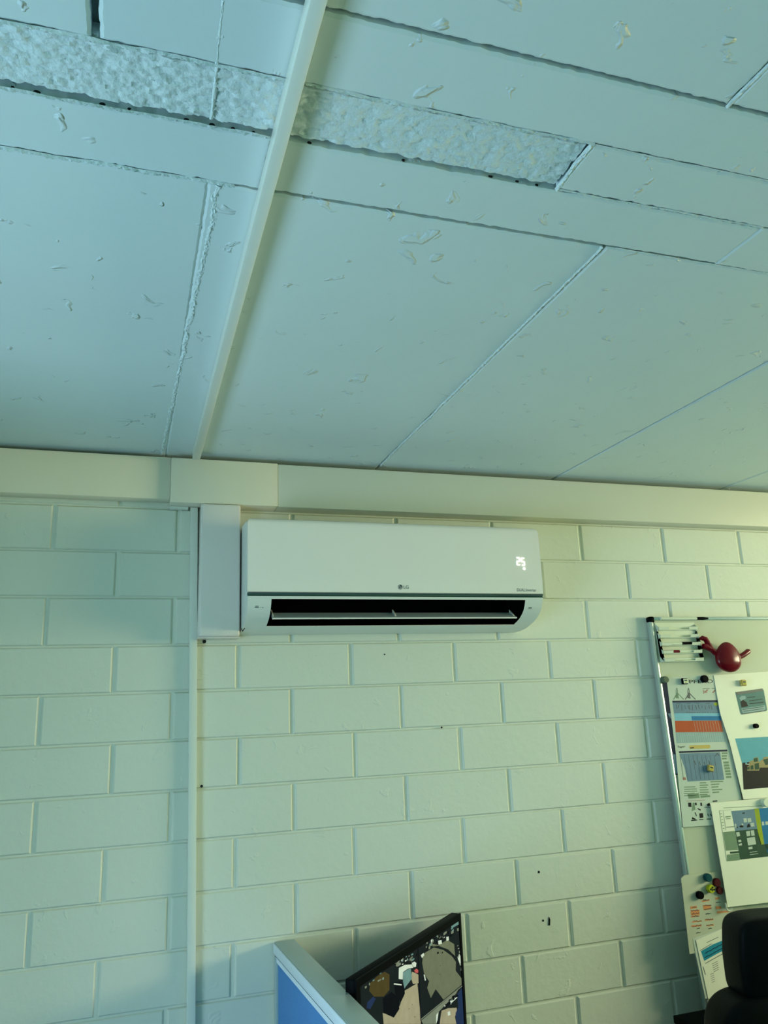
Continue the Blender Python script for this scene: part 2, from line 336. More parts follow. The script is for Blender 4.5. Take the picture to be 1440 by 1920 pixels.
# filled joints
bead((-0.185, YA + .004), (-0.211, -0.03), 0.0115, 0.0028, lump=0.55)
bead((0.407, YA), (0.413, -0.05), 0.0060, 0.0030, lump=0.35)
bead((1.013, YA), (1.013, -0.02), 0.0030, 0.0010, lump=0.3)
bead((1.674, YA), (1.674, -0.02), 0.0030, 0.0010, lump=0.3)
bead((-1.20, YA), (-0.165, YA), 0.0048, 0.0030, lump=0.6)
bead((0.43, YA), (1.6, YA + .003), 0.0030, 0.0010, lump=0.6)
bead((-0.80, YB + .003), (-0.132, YB + .002), 0.0040, 0.0020, lump=0.9)
bead((-0.80, YC), (-0.132, YC), 0.0050, 0.0020, lump=0.8)
bead((-0.115, YC), (0.265, YC), 0.0050, 0.0018, lump=0.8)
bead((0.261, YC), (0.263, YB), 0.0070, 0.0028, lump=0.5)
bead((0.262, YB), (0.62, YB), 0.0035, 0.0014, lump=0.7)
bead((0.262, YC), (0.9, YC), 0.0025, 0.0008, lump=0.7)
bead((0.386, YD), (0.384, -1.75), 0.0060, 0.0020, lump=0.3)
bead((-0.213, YD), (-0.207, YB - .01), 0.0045, 0.0012, lump=0.4)
bead((-0.10, YD - .004), (0.8, YD - .004), 0.0040, 0.0018, base=0.006, lump=0.6)

for x in (-.46, -.425, -.40, -.33, -.30, -.235, -.205, -.18, -.155, -.085, .04, .165, .205, .235):      # voids in the open joint
    r = random.uniform(.0016, .0030)
    MB().cushion((x, YB + .0035, ZC + .0045), V((r * random.uniform(1.0, 1.9), 0, 0)), V((0, .0022, 0)), V((0, 0, r * .8)), e=1.0, nu=8, nv=6).build('joint_void', 'black_ink', ce)

# ================================================================== TRUNKING, CONDUITS, DUCT COVER
zt = lambda z: z + ZO
t = thing('cable_trunking', 'long cream cable trunking along the wall under the ceiling', 'trunking', (0, -0.03, zt(0.37)))
MB().box(RX0 + .01, -0.1862, -0.047, -0.0012, zt(0.382), zt(0.5)).build('section', 'trunk', t, bevel=0.002)
MB().box(0.1042, RX1 - .01, -0.060, -0.0012, zt(0.370), zt(0.494)).build('section', 'trunk', t, bevel=0.002)
MB().box(-0.186, 0.104, -0.0625, -0.0012, zt(0.3705), zt(0.4955)).build('coupling', 'trunk', t, bevel=0.002)
MB().box(-0.1845, -0.136, -0.020, -0.0012, zt(0.364), zt(0.3700)).build('blanking_plate', 'pvc', t)
# ceiling mini trunking: from near the camera to the wall
HB = ZC - 0.027
a0, a1 = level((582, 0), HB), level((360.5, 862), HB); b0, b1 = level((615, 0), HB), level((375, 862), HB)
da = (a1 - a0).normalized(); db = (b1 - b0).normalized()
a0 = a0 - da * 1.6; b0 = b0 - db * 1.6; e1 = V((0, 0, 1)); hh = 0.0240
cb = MB(); cb.add([a0, b0, b1, a1, a0 + e1 * hh, b0 + e1 * hh, b1 + e1 * hh, a1 + e1 * hh], [(0, 1, 2, 3), (7, 6, 5, 4), (0, 4, 5, 1), (1, 5, 6, 2), (2, 6, 7, 3), (3, 7, 4, 0)])
t = thing('ceiling_conduit', 'straight white mini trunking running across the ceiling', 'conduit', (a1.x, a1.y, HB))
cb.build('conduit_body', 'pvc', t, bevel=0.0012)
# wall mini trunking down to the floor
t = thing('wall_conduit', 'narrow white vertical mini trunking left of the duct cover', 'conduit', (-0.10, -0.01, 0))
x0, x1 = -0.130, -0.110; sl = 0.0185 / 1.23
cb = MB(); zb, ztp = 0.0, zt(0.3695)
def cx(z): return (zt(0.371) - z) * sl
cb.add([(x0 + cx(zb), -.018, zb), (x1 + cx(zb), -.018, zb), (x1 + cx(zb), -.0012, zb), (x0 + cx(zb), -.0012, zb), (x0 + cx(ztp), -.018, ztp), (x1 + cx(ztp), -.018, ztp), (x1 + cx(ztp), -.0012, ztp), (x0 + cx(ztp), -.0012, ztp)],
       [(0, 3, 2, 1), (4, 5, 6, 7), (0, 1, 5, 4), (1, 2, 6, 5), (2, 3, 7, 6), (3, 0, 4, 7)])
cb.build('conduit_body', 'pvc', t, bevel=0.0012)
# pipe duct cover beside the air conditioner
t = thing('duct_cover', 'white vertical pipe cover between the conduit and the air conditioner', 'duct cover', (-0.05, -0.03, zt(0.010)))
MB().box(-0.1055, 0.0005, -0.070, -0.0012, zt(0.012), zt(0.3690)).build('cover', 'duct', t, bevel=0.006, seg=3)
MB().box(-0.1075, 0.0025, -0.066, -0.0012, zt(0.009), zt(0.0118)).build('end_cap', 'duct', t, bevel=0.001)

# ================================================================== AIR CONDITIONER
AX0, AX1 = 0.0045, 0.838
ac = thing('air_conditioner', 'white split air conditioner unit mounted on the block wall', 'air conditioner', ((AX0 + AX1) / 2, -0.095, zt(0.018)))
prof = [(-0.0015, .306), (-.10, .307), (-.150, .304), (-.172, .295), (-.1815, .280), (-.183, .20), (-.183, .115), (-.1885, .112), (-.1885, .1015), (-.1865, .0965),
        (-.180, .081), (-.172, .069), (-.160, .0585), (-.145, .049), (-.125, .041), (-.104, .0345), (-.075, .027), (-.04, .0225), (-.0015, .021)]
IT, IB = 9, 15                              # outlet between these outline points
OX0, OX1 = 0.064, 0.783
xs = [AX0, OX0, OX1, AX1]; b = MB(); n = len(prof)
b.v = [V((x, y, zt(z))) for x in xs for (y, z) in prof]
for s_ in range(3):
    for i in range(n):
        k = (i + 1) % n
        if s_ == 1 and IT <= i < IB: continue
        b.f.append((s_ * n + i, s_ * n + k, (s_ + 1) * n + k, (s_ + 1) * n + i))
b.f.append(tuple(range(n))[::-1]); b.f.append(tuple(3 * n + i for i in range(n)))
b.build('body', 'acbody', ac, smooth=True)
# outlet throat
cav = [(prof[IT][0], prof[IT][1])] + [(-.10, .118), (-.060, .105), (-.055, .060)] + [(prof[IB][0], prof[IB][1])]
b = MB(); m_ = len(cav)
b.v = [V((x, y, zt(z))) for x in (OX0, OX1) for (y, z) in cav]
b.f = [(i, i + 1, m_ + i + 1, m_ + i) for i in range(m_ - 1)]
lip = [prof[i] for i in range(IT, IB + 1)]
for x, q in ((OX0, 0), (OX1, 1)):
    k = len(b.v); b.v += [V((x, y, zt(z))) for (y, z) in lip[1:-1]]
    loop = list(range(q * m_, q * m_ + m_)) + list(range(k + len(lip) - 3, k - 1, -1))
    b.f.append(tuple(loop))
b.build('air_outlet', 'dark', ac)
# light rim around the outlet
b = MB()
b.tube([(OX0, prof[IT][0] - .0006, zt(prof[IT][1])), (OX1, prof[IT][0] - .0006, zt(prof[IT][1]))], 0.0013, 6)
b.tube([(OX0, prof[IB][0], zt(prof[IB][1]) - .0004), (OX1, prof[IB][0], zt(prof[IB][1]) - .0004)], 0.0012, 6)
b.build('outlet_rim', 'acfront', ac, smooth=True)
# louvre vane
vx0, vx1 = OX0 + .006, OX1 - .018
vane = MB(); vp = [(-.131, .0640), (-.148, .0545), (-.160, .0475), (-.1615, .0500), (-.149, .0572), (-.132, .0665)]
vane.prism([(y, zt(z)) for y, z in vp], vx0, vx1); vo = vane.build('vane', 'alupaint', ac)
MB().tube([(vx0, -.1612, zt(.0486)), (vx1, -.1612, zt(.0486))], .0022, 8).build('vane_lip', 'acfront', ac, smooth=True)
for x in (vx0 + .002, 0.405, vx1 - .006):
    MB().prism([(-.158, zt(.0495)), (-.150, zt(.0605)), (-.128, zt(.075)), (-.128, zt(.066))], x, x + .0028).build('vane_bracket', 'acfront', ac)
# front panel with rounded upper corners
def fy(z):
    pts = [(.1135, -.1888), (.150, -.1915), (.166, -.1905), (.25, -.1895), (.285, -.1885), (.298, -.1855), (.3045, -.179), (.3075, -.170)]
    for (z0_, y0_), (z1_, y1_) in zip(pts, pts[1:]):
        if z <= z1_: return y0_ + (y1_ - y0_) * (z - z0_) / (z1_ - z0_)
    return pts[-1][1]
zz = [.1135, .125, .14, .150, .156, .166, .20, .25, .28, .288, .293, .297, .300, .3025, .3045, .306, .3075]; rc = .016; nxp = 8; b = MB()
for z in zz:
    d = z - (.3075 - rc); ins = rc - math.sqrt(max(0, rc * rc - d * d)) if d > 0 else 0
    xa, xb = AX0 - .002 + ins, AX1 + .002 - ins
    for i in range(nxp + 1): b.v.append(V((xa + (xb - xa) * i / nxp, fy(z), zt(z))))
c_ = nxp + 1; b.f = [(j * c_ + i, j * c_ + i + 1, (j + 1) * c_ + i + 1, (j + 1) * c_ + i) for j in range(len(zz) - 1) for i in range(nxp)]
rim = list(range(c_)) + [j * c_ + nxp for j in range(1, len(zz))] + [(len(zz) - 1) * c_ + i for i in range(nxp - 1, -1, -1)] + [j * c_ for j in range(len(zz) - 2, 0, -1)]
kk = len(b.v); b.v += [b.v[i] + V((0, .010 if fy(0.2) else 0, 0)) for i in rim]; nr = len(rim)
b.f += [(rim[i], kk + i, kk + (i + 1) % nr, rim[(i + 1) % nr]) for i in range(nr)]
fp = b.build('front_panel', 'acfront', ac, smooth=True)
MB().box(AX0 - .002, AX1 + .002, -.1905, -.1800, zt(.1022), zt(.1122)).build('chrome_trim', 'chrome', ac, bevel=.0025, seg=3)
# printed marks and lit display
ux, uz = V((1, 0, 0)), V((0, 0, 1))
def acy(z): return fy(z) - .0006
text('LG', (.4195, acy(.128), zt(.1240)), ux, uz, 'ink', 'logo_letters', ac, width=.0145, height=.0088)
lg = MB().lathe((.410, acy(.128) + .0008, zt(.1284)), (0, -1, 0), [(.0064, 0), (.0064, .0008), (.0001, .0008)], 24).build('logo_disc', 'ink', ac)
yb_ = acy(.128) - .0003
face = MB(); arc = [V((.410 + .0047 * math.cos(a), yb_, zt(.1284) + .0047 * math.sin(a))) for a in [math.radians(100 + 26 * i) for i in range(11)]]
face.tube(arc + [V((.4122, yb_, zt(.1284)))], .0005, 5); face.tube([V((.410, yb_, zt(.1310))), V((.410, yb_, zt(.1262))), V((.4118, yb_, zt(.1262)))], .0005, 5); face.lathe((.4078, yb_, zt(.1302)), (0, -1, 0), [(.0007, 0), (.0007, .0004), (.0001, .0004)], 8)
face.build('logo_face', 'acfront', ac)
text('DUAL', (.7580, acy(.12), zt(.1195)), ux, uz, 'ink', 'print', ac, width=.0250, height=.0086)
text('Inverter', (.7855, acy(.12), zt(.1195)), ux, uz, 'ink', 'print', ac, width=.0330, height=.0080)
def seg7(d, x, z, w_, h_):
    S7 = {'2': 'abged', '5': 'afgcd'}[d]; P = {'a': ((0, 1), (1, 1)), 'b': ((1, 1), (1, .5)), 'c': ((1, .5), (1, 0)), 'd': ((0, 0), (1, 0)), 'e': ((0, .5), (0, 0)), 'f': ((0, 1), (0, .5)), 'g': ((0, .5), (1, .5))}
    b = MB(); y = acy(.2) - .0004
    for q in S7:
        (u0, v0), (u1, v1) = P[q]; b.tube([(x + u0 * w_, y, zt(z + v0 * h_)), (x + u1 * w_, y, zt(z + v1 * h_))], .0011, 8)
    return b.build('lit_digit', 'led', ac, smooth=True)
seg7('2', .7635, .1950, .0090, .0205); seg7('5', .7785, .1940, .0090, .0205)
MB().lathe((.7850, acy(.185), zt(.1845)), (0, -1, 0), [(.0036, 0), (.0036, .0006), (.0001, .0006)], 16).build('lit_dot', 'led', ac)
# tiny badges on the outlet cheeks
def cheek(z):
    for (y0_, z0_), (y1_, z1_) in zip(prof[8:], prof[9:]):
        if z1_ <= z <= z0_: return y0_ + (y1_ - y0_) * (z - z0_) / (z1_ - z0_) - .0008
for (x, z, s_, wd) in ((.0375, .0735, '10', .008),):
    text(s_, (x, cheek(z), zt(z)), ux, V((0, -.25, .97)).normalized(), 'ink', 'badge', ac, width=wd, height=.0050)
for (x, z, wd) in ((.0235, .0738, .010), (.0240, .0770, .008), (.797, .0720, .010), (.797, .0744, .010)):
    MB().obox(V((x, cheek(z) - .0002, zt(z))), V((wd, 0, 0)), V((0, .0006, 0)), V((0, -.0004, .0014))).build('badge', 'ink', ac)
MB().tube([(.0085, -.100, zt(.030)), (.0035, -.096, zt(.0225)), (.0025, -.090, zt(.030))], .0012, 6).build('cable_clip', 'black', ac)

# ================================================================== PARTITION, DESK, MONITOR
PZ = zt(-0.745)
pa0, pa1 = V((.100, -.004, 0)), V((.136, -.56, 0)); pd = (pa1 - pa0).normalized(); pn = V((pd.y, -pd.x, 0)) * -1   # pn points to +x
if pn.x < 0: pn = -pn
PLEN, PTH = 1.25, 0.052
pt = thing('office_partition', 'blue fabric office partition with silver frame standing off the wall', 'partition', (.16, -.6, 0))
def pbox(s0, s1, n0, n1, z0, z1): return MB().obox(pa0 + pd * s0 + pn * n0 + V((0, 0, z0)), pd * (s1 - s0), pn * (n1 - n0), V((0, 0, z1 - z0)))
pbox(0, PLEN, 0.0, PTH, PZ - .026, PZ).build('top_rail', 'alupaint', pt, bevel=.0015)
pbox(.003, PLEN - .003, -0.0035, 0.0, PZ - .0245, PZ - .0015).build('lit_rail_side', 'silver', pt, bevel=.001)  # paler strip paints the light from the left onto the rail's side
pbox(0.002, PLEN - .002, .004, PTH - .004, PZ - .031, PZ - .026).build('rail_groove', 'black', pt)
pbox(0, .020, 0, PTH, 0.0, PZ - .031).build('end_post', 'alupaint', pt, bevel=.0015)
pbox(PLEN - .02, PLEN, 0, PTH, 0.0, PZ - .031).build('end_post', 'alupaint', pt, bevel=.0015)
pbox(.020, PLEN - .02, .001, PTH - .001, PZ - .042, PZ - .031).build('inner_frame', 'silver', pt)
pbox(.0205, PLEN - .0205, .005, PTH - .005, 0.06, PZ - .042).build('fabric_panel', 'blue', pt)
pbox(.020, PLEN - .02, .004, PTH - .004, 0.0, 0.06).build('plinth', 'alupaint', pt)

DZ = 0.73
dk = thing('desk', 'grey laminate desk behind the partition under the monitor', 'desk', (.78, -.42, 0))
MB().box(.235, .80, -.80, -.03, DZ - .025, DZ).build('desktop', 'desk', dk, bevel=.002)
for x, y in ((.26, -.77), (.74, -.77), (.26, -.09), (.74, -.09)):
    MB().box(x, x + .04, y, y + .04, 0, DZ - .025).build('leg', 'alupaint', dk)
MB().box(.30, .74, -.07, -.055, .35, DZ - .025).build('modesty_panel', 'desk', dk)

MZ = zt(-0.72)
mA, mB = level((668, 1838), MZ), level((864, 1712), MZ); me_ = (mB - mA); MW = me_.length; me_.normalize(); mn = V((me_.y, -me_.x, 0))   # faces right and to the front
MHH = .335
mo = thing('monitor', 'black flat monitor showing camera views behind the blue partition', 'monitor', ((mA + mB) / 2 - mn * .03).to_2d().to_3d() + V((0, 0, DZ)))
def mbox(s0, s1, n0, n1, z0, z1): return MB().obox(mA + me_ * s0 + mn * n0 + V((0, 0, z0)), me_ * (s1 - s0), mn * (n1 - n0), V((0, 0, z1 - z0)))
bz = .016
mbox(0, MW, -.028, -.004, -MHH, 0).build('housing', 'black', mo, bevel=.004)
fr = MB()
for q in (mbox(0, MW, -.004, 0, -bz, 0), mbox(0, MW, -.004, 0, -MHH, -MHH + .02), mbox(0, bz, -.004, 0, -MHH + .02, -bz), mbox(MW - bz * .8, MW, -.004, 0, -MHH + .02, -bz)): fr.add(q.v, q.f)
fr.build('bezel', 'black', mo)
scr = mbox(bz, MW - bz * .8, -.004, -.0025, -MHH + .02, -bz)
screen_mat('screen_dark', (.012, .017, .017), .6)
so = scr.build('screen', 'screen_dark', mo)
mid = (mA + mB) / 2 - mn * .03; zc_ = DZ
MB().obox(mid - me_ * .03 - mn * .014 + V((0, 0, -MZ + DZ + .012)), me_ * .06, mn * .016, V((0, 0, MZ - DZ - .16))).build('stand_neck', 'black', mo)
MB().obox(mid - me_ * .11 - mn * .045 + V((0, 0, -MZ + DZ + .0003)), me_ * .22, mn * .13, V((0, 0, .012))).build('stand_base', 'black', mo, bevel=.003)
for nm, c_ in (('screen_olive', (.15, .17, .11)), ('screen_beige', (.36, .33, .22)), ('screen_white', (.60, .68, .60)), ('screen_teal', (.14, .26, .25)), ('screen_brown', (.07, .055, .02)), ('screen_navy', (.018, .035, .09)), ('screen_grey', (.20, .23, .17)), ('screen_red', (.5, .10, .10)), ('screen_black', (.006, .008, .010))):
    screen_mat(nm, c_)  # picture colours; the darkest one fills black shapes in the views
def sp(x, y): return (640 + x / 5.54, 1690 + y / 5.54)
def scrpoly(pts, m, lvl):
    off = -.0025 + .00015 * lvl; P0 = mA + mn * off
    MB().slab([on_plane(sp(*q), P0, mn) - mn * .0001 for q in pts], mn * .0001).build('picture_area', m, so)
SCR = [
 ('screen_brown', 1, [(300, 850), (370, 780), (450, 730), (500, 760), (500, 920), (440, 990), (340, 990), (290, 930)]),
 ('screen_beige', 1, [(430, 1160), (540, 1190), (610, 1080), (655, 930), (790, 850), (822, 1180), (826, 1274), (440, 1274)]),
 ('screen_black', 2, [(430, 1010), (520, 940), (600, 1000), (602, 1120), (545, 1208), (440, 1160)]),
 ('screen_navy', 1, [(270, 1050), (330, 990), (360, 1010), (300, 1120), (262, 1110)]),
 ('screen_black', 2, [(545, 850), (620, 830), (655, 880), (660, 960), (620, 1045), (560, 960)]),
 ('screen_white', 3, [(548, 850), (628, 862), (626, 874), (545, 864)]),
 ('screen_white', 2, [(598, 692), (660, 660), (735, 655), (746, 690), (690, 700), (640, 735), (638, 812), (596, 806)]),
 ('screen_teal', 2, [(641, 740), (690, 706), (722, 700), (735, 800), (655, 905), (641, 830)]),
 ('screen_red', 3, [(755, 715), (780, 700), (800, 715), (798, 745), (770, 742)]),
 ('screen_white', 3, [(730, 640), (760, 626), (780, 640), (775, 680), (750, 685)]),
 ('screen_grey', 1, [(560, 650), (600, 615), (605, 670), (575, 680)]),
 ('screen_beige', 2, [(735, 730), (800, 760), (802, 850), (745, 860), (725, 800)]),
 ('screen_olive', 1, [(850, 545), (960, 480), (1060, 505), (1150, 570), (1190, 630), (1188, 720), (1248, 800), (1250, 866), (1062, 1022), (980, 912), (930, 1004), (892, 900), (912, 830), (862, 760), (840, 640)]),
 ('screen_olive', 1, [(945, 440), (1010, 455), (1100, 400), (1172, 445), (1182, 570), (1110, 500), (1010, 462), (950, 470)]),
 ('screen_white', 2, [(1005, 410), (1040, 400), (1045, 440), (1010, 450)]), ('screen_white', 2, [(1090, 370), (1115, 365), (1118, 405), (1092, 412)]), ('screen_white', 2, [(930, 400), (945, 395), (945, 440), (932, 445)]),
 ('screen_white', 2, [(1205, 580), (1240, 560), (1250, 640), (1230, 650)]), ('screen_white', 2, [(825, 560), (855, 535), (862, 560), (838, 590)]),
 ('screen_teal', 2, [(1140, 250), (1228, 200), (1230, 235), (1145, 280)]), ('screen_white', 2, [(855, 760), (868, 765), (880, 820), (868, 825)]),
 ('screen_grey', 1, [(832, 1238), (1212, 920), (1190, 960), (1010, 1150), (985, 1274), (850, 1274)]),
 ('screen_beige', 1, [(1042, 1135), (1110, 1110), (1198, 1105), (1200, 1140), (1180, 1200), (1195, 1274), (1022, 1274), (1035, 1170)]),
 ('screen_navy', 1, [(1205, 960), (1258, 890), (1276, 1274), (1196, 1274), (1185, 1160), (1215, 1100)]),
 ('screen_white', 3, [(1130, 1040), (1200, 980), (1205, 1000), (1140, 1060)]), ('screen_white', 3, [(1105, 1150), (1130, 1140), (1134, 1180), (1108, 1190)]), ('screen_white', 3, [(985, 1180), (1010, 1150), (1000, 1230), (985, 1274)]),
 ('screen_grey', 4, [(826, 1222), (1258, 872), (1260, 880), (828, 1232)]), ('screen_black', 4, [(790, 480), (800, 474), (830, 1236), (822, 1238)])]
for m_, lv, pts in SCR: scrpoly(pts, m_, lv)
rs = random.Random(11)                      # small cars, boxes and shelves in the camera views, too small to pick apart
def clutter(m, boxes, n, smin, smax, lvl):
    b = MB(); P0 = mA + mn * (-.0025 + .00015 * lvl)
    for i in range(n):
        (x0_, y0_), (x1_, y1_), wd = boxes[rs.randrange(len(boxes))]; t_ = rs.random()
        cx_, cy_ = x0_ + (x1_ - x0_) * t_ + rs.uniform(-wd, wd), y0_ + (y1_ - y0_) * t_ + rs.uniform(-wd, wd); w_, h_ = rs.uniform(smin, smax), rs.uniform(smin, smax); k_ = -.5 * w_
        pts = [(cx_, cy_), (cx_ + w_, cy_ + k_), (cx_ + w_ * 1.05, cy_ + h_ + k_), (cx_ + w_ * .1, cy_ + h_)]
        b.slab([on_plane(sp(*q), P0, mn) - mn * .0001 for q in pts], mn * .0001)
    b.build('picture_detail', m, so)['kind'] = 'stuff'
TL, TR, SD, LF, BT_ = ((560, 640), (770, 560), 30), ((880, 440), (1190, 300), 35), ((1195, 430), (1235, 720), 16), ((270, 860), (520, 720), 45), ((1050, 1090), (1200, 970), 25)
clutter('screen_grey', [TL, TR, TR, SD, LF, BT_], 46, 8, 26, 4); clutter('screen_white', [TL, TR, SD, BT_], 22, 5, 15, 5); clutter('screen_teal', [TL, TR, LF], 16, 8, 22, 5); clutter('screen_black', [TR, TL, BT_, ((880, 480), (1180, 560), 25)], 26, 10, 26, 5)
clutter('screen_black', [((650, 1000), (810, 1240), 60), ((930, 640), (1130, 900), 60)], 5, 4, 9, 5)

# ================================================================== WHITEBOARD, leaning out at the bottom
th = math.radians(2.7)
bu, bv, bn = V((1, 0, 0)), V((0, -math.sin(th), -math.cos(th))), V((0, -math.cos(th), math.sin(th)))
BP = wall_at((1217.5, 1156.5), -.0225); BW, BH, BT = 1.8, 1.2, .020
def bpt(u, v, n): return BP + bu * u + bv * v + bn * n
def bbox(u0, u1, v0, v1, n0, n1): return MB().obox(bpt(u0, v0, n0), bu * (u1 - u0), bv * (v1 - v0), bn * (n1 - n0))
wbd = thing('whiteboard', 'large whiteboard with aluminium frame covered in pinned sheets', 'whiteboard', bpt(BW / 2, BH, -.01))
FW = .0115
bbox(FW, BW - FW, FW, BH - FW, -.018, -.005).build('writing_surface', 'board', wbd)
for a in ((0.0, BW, 0, FW), (0, BW, BH - FW, BH), (0, FW, FW, BH - FW), (BW - FW, BW, FW, BH - FW)):
    bbox(*a, -BT, 0).build('frame_rail', 'alu', wbd, bevel=.003)
for u in (-.001, BW - .0185):
    for v in (-.001, BH - .0185): bbox(u, u + .0195, v, v + .0195, -BT - .0004, .0018).build('corner_cap', 'black', wbd, bevel=.005, seg=3)
class Sheet:                                # a plane near the board: anchor pixel, height over the surface, tilt per metre to the right / downwards
    def __init__(s, anchor, n0, gu=0.0, gv=0.0):
        s.P = on_plane(anchor, bpt(0, 0, -.005 + n0), bn); s.n = (bn - bu * gu - bv * gv).normalized()
    def at(s, p, off=0.0): return on_plane(p, s.P + s.n * off, s.n)
FLAT = Sheet((1300, 1300), 0.0)
def sheet(name, label, cat, quad, m, sh, group=None, thick=.0005):
    b = MB().slab([sh.at(q) for q in quad], sh.n * -thick); o = b.build(name, m); return tag(o, label, cat, group)
def prn(parent, sh, m, polys, lv=1):
    if len(polys) <= 6:
        for p in polys: MB().slab([sh.at(q, .0002 * lv) for q in p], sh.n * .0001).build('print', m, parent)
        return
    b = MB()                                # fine lines and scribbles stay joined
    for p in polys: b.slab([sh.at(q, .0002 * lv) for q in p], sh.n * .0001)
    b.build('fine_print', m, parent)['kind'] = 'stuff'
def q4(x0, y0, x1, y1, sk=0.0, dy=0.0):      # box in pixels leaning with the board (sk = right shift per pixel down, dy = drop per pixel right)
    return [(x0, y0), (x1, y0 + dy * (x1 - x0)), (x1 + sk * (y1 - y0), y1 + dy * (x1 - x0)), (x0 + sk * (y1 - y0), y1)]
def line(a, b, w_=1.0):
    d = V((b[0] - a[0], b[1] - a[1])); d.normalize(); n = V((-d.y, d.x)) * w_ / 2
    return [(a[0] + n.x, a[1] + n.y), (b[0] + n.x, b[1] + n.y), (b[0] - n.x, b[1] - n.y), (a[0] - n.x, a[1] - n.y)]
def ptext(body, sh, a, b, h, m, parent, lv=2):    # text between two baseline pixels
    A, B = sh.at(a, .0002 * lv), sh.at(b, .0002 * lv); u = (B - A); w_ = u.length; u.normalize()
    up = sh.n.cross(u).normalized(); hh_ = (sh.at((a[0], a[1] - h), .0002 * lv) - A).length
    return text(body, A, u, up, m, 'print', parent, width=w_, height=hh_)
def scribble(a, b, amp, n, w_, seed):
    r = random.Random(seed); pts = [(a[0] + (b[0] - a[0]) * i / n, a[1] + (b[1] - a[1]) * i / n + r.uniform(-amp, amp)) for i in range(n + 1)]
    return [line(p, q, w_) for p, q in zip(pts, pts[1:])]
def magnet(c, r, h, m, label, sh=FLAT, group='round magnets on the whiteboard', name='magnet', n0=0.001):
    P = sh.at(c, n0 + h); P = P - sh.n * h
    return tag(MB().lathe(P, sh.n, [(r * .96, 0), (r, h * .15), (r, h * .8), (r * .9, h), (.0002, h)], 22).build(name, m, smooth=True), label, 'magnet', group)

# navy sheet showing left of the chart
sN = Sheet((1250, 1300), .0006)
o = sheet('navy_folder', 'narrow navy sheet showing beside the coloured chart', 'paper', [(1241.5, 1276), (1275, 1275), (1298, 1452), (1266.5, 1453)], 'navy_ink', sN)
prn(o, sN, 'slate_ink', [[(1252, 1338), (1260, 1337), (1262, 1352), (1256, 1345)], [(1262, 1414), (1269, 1415), (1272, 1450), (1266, 1451)]])
# chart A
sA = Sheet((1245, 1275), .0016)
A = sheet('tool_chart', 'printed tool chart with blue and orange bands in a clear sleeve', 'chart', [(1249.5, 1270), (1343, 1264), (1365, 1392), (1265, 1397)], 'papergloss', sA)
ptext('PFERD', sA, (1293, 1281.5), (1337, 1280.5), 6.5, 'black_ink', A)
for x, m_ in ((1269, 'green_grey_ink'), (1291, 'ink')):
    prn(A, sA, m_, [line((x, 1290), (x - 1.5, 1295), 1), line((x, 1290), (x + 1.5, 1295), 1), line((x - 1.2, 1295), (x - 1, 1300), 1.2), line((x + 1.2, 1295), (x + 1.5, 1300), 1.2),
        [(x - 1.5, 1299), (x + 2, 1299), (x + 4, 1310), (x - 2, 1309)], line((x - 1, 1303), (x - 6, 1311.5), 1.8), line((x + 2, 1300), (x + 13, 1311.5), 1.4)])
prn(A, sA, 'ink', [line((1318, 1291.2), (1331, 1291), .9), line((1334, 1291), (1340, 1290.8), .9)])
prn(A, sA, 'pink_ink', [line((1321, 1299), (1327, 1293), 2.4), line((1319, 1295), (1326, 1299), .9), line((1336, 1299), (1341, 1294), 2.4), [(1318, 1293), (1319, 1293), (1320, 1301), (1319, 1301)]])
prn(A, sA, 'navy_ink', [[(1260.5, 1313.8), (1345, 1312.8), (1345.6, 1316.4), (1261, 1317.2)]])
prn(A, sA, 'slate_ink', [[(1261, 1317.2), (1345.6, 1316.4), (1349.5, 1337), (1264, 1337.5)]])
prn(A, sA, 'cyan_ink', [[(1264, 1337.5), (1349.5, 1337), (1350.6, 1342.6), (1264.8, 1343)], [(1264.8, 1343), (1296, 1342.8), (1297.4, 1351), (1266, 1351.4)]])
prn(A, sA, 'blue_ink', [[(1296, 1342.8), (1350.6, 1342.6), (1352.4, 1351), (1297.4, 1351)]])
prn(A, sA, 'orange_ink', [[(1265.6, 1351.6), (1352.4, 1351.2), (1356.6, 1372.4), (1266.8, 1373)]])
prn(A, sA, 'pale_blue_ink', [[(1267, 1373.2), (1356.6, 1372.6), (1360.4, 1390.6), (1268.6, 1393.4)]])
rr = random.Random(3)
prn(A, sA, 'ink', [line((x, 1321 + rr.uniform(-1, 2)), (x + 1 + rr.uniform(-.6, 1.5), 1329 + rr.uniform(-2, 3)), rr.uniform(.7, 1.3)) for x in [1268, 1272, 1278, 1284, 1290, 1293, 1298, 1304, 1309, 1316, 1322, 1329, 1333, 1343]] + [line((x, 1336), (x + rr.uniform(1.5, 4), 1335.9), .9) for x in range(1286, 1347, 5)] + [line((x, 1319), (x + 7, 1318.9), .8) for x in (1269, 1288, 1304, 1324)], 2)
prn(A, sA, 'light_ink', [line((x, 1374), (x + 3.2, 1391.5), .7) for x in range(1271, 1356, 4)] + [line((x, 1352.4), (x + 4, 1372), .35) for x in range(1301, 1352, 5)], 2)
prn(A, sA, 'lime_ink', [[(1338, 1318), (1344, 1317), (1347, 1321), (1343, 1324), (1339, 1322)]], 2)
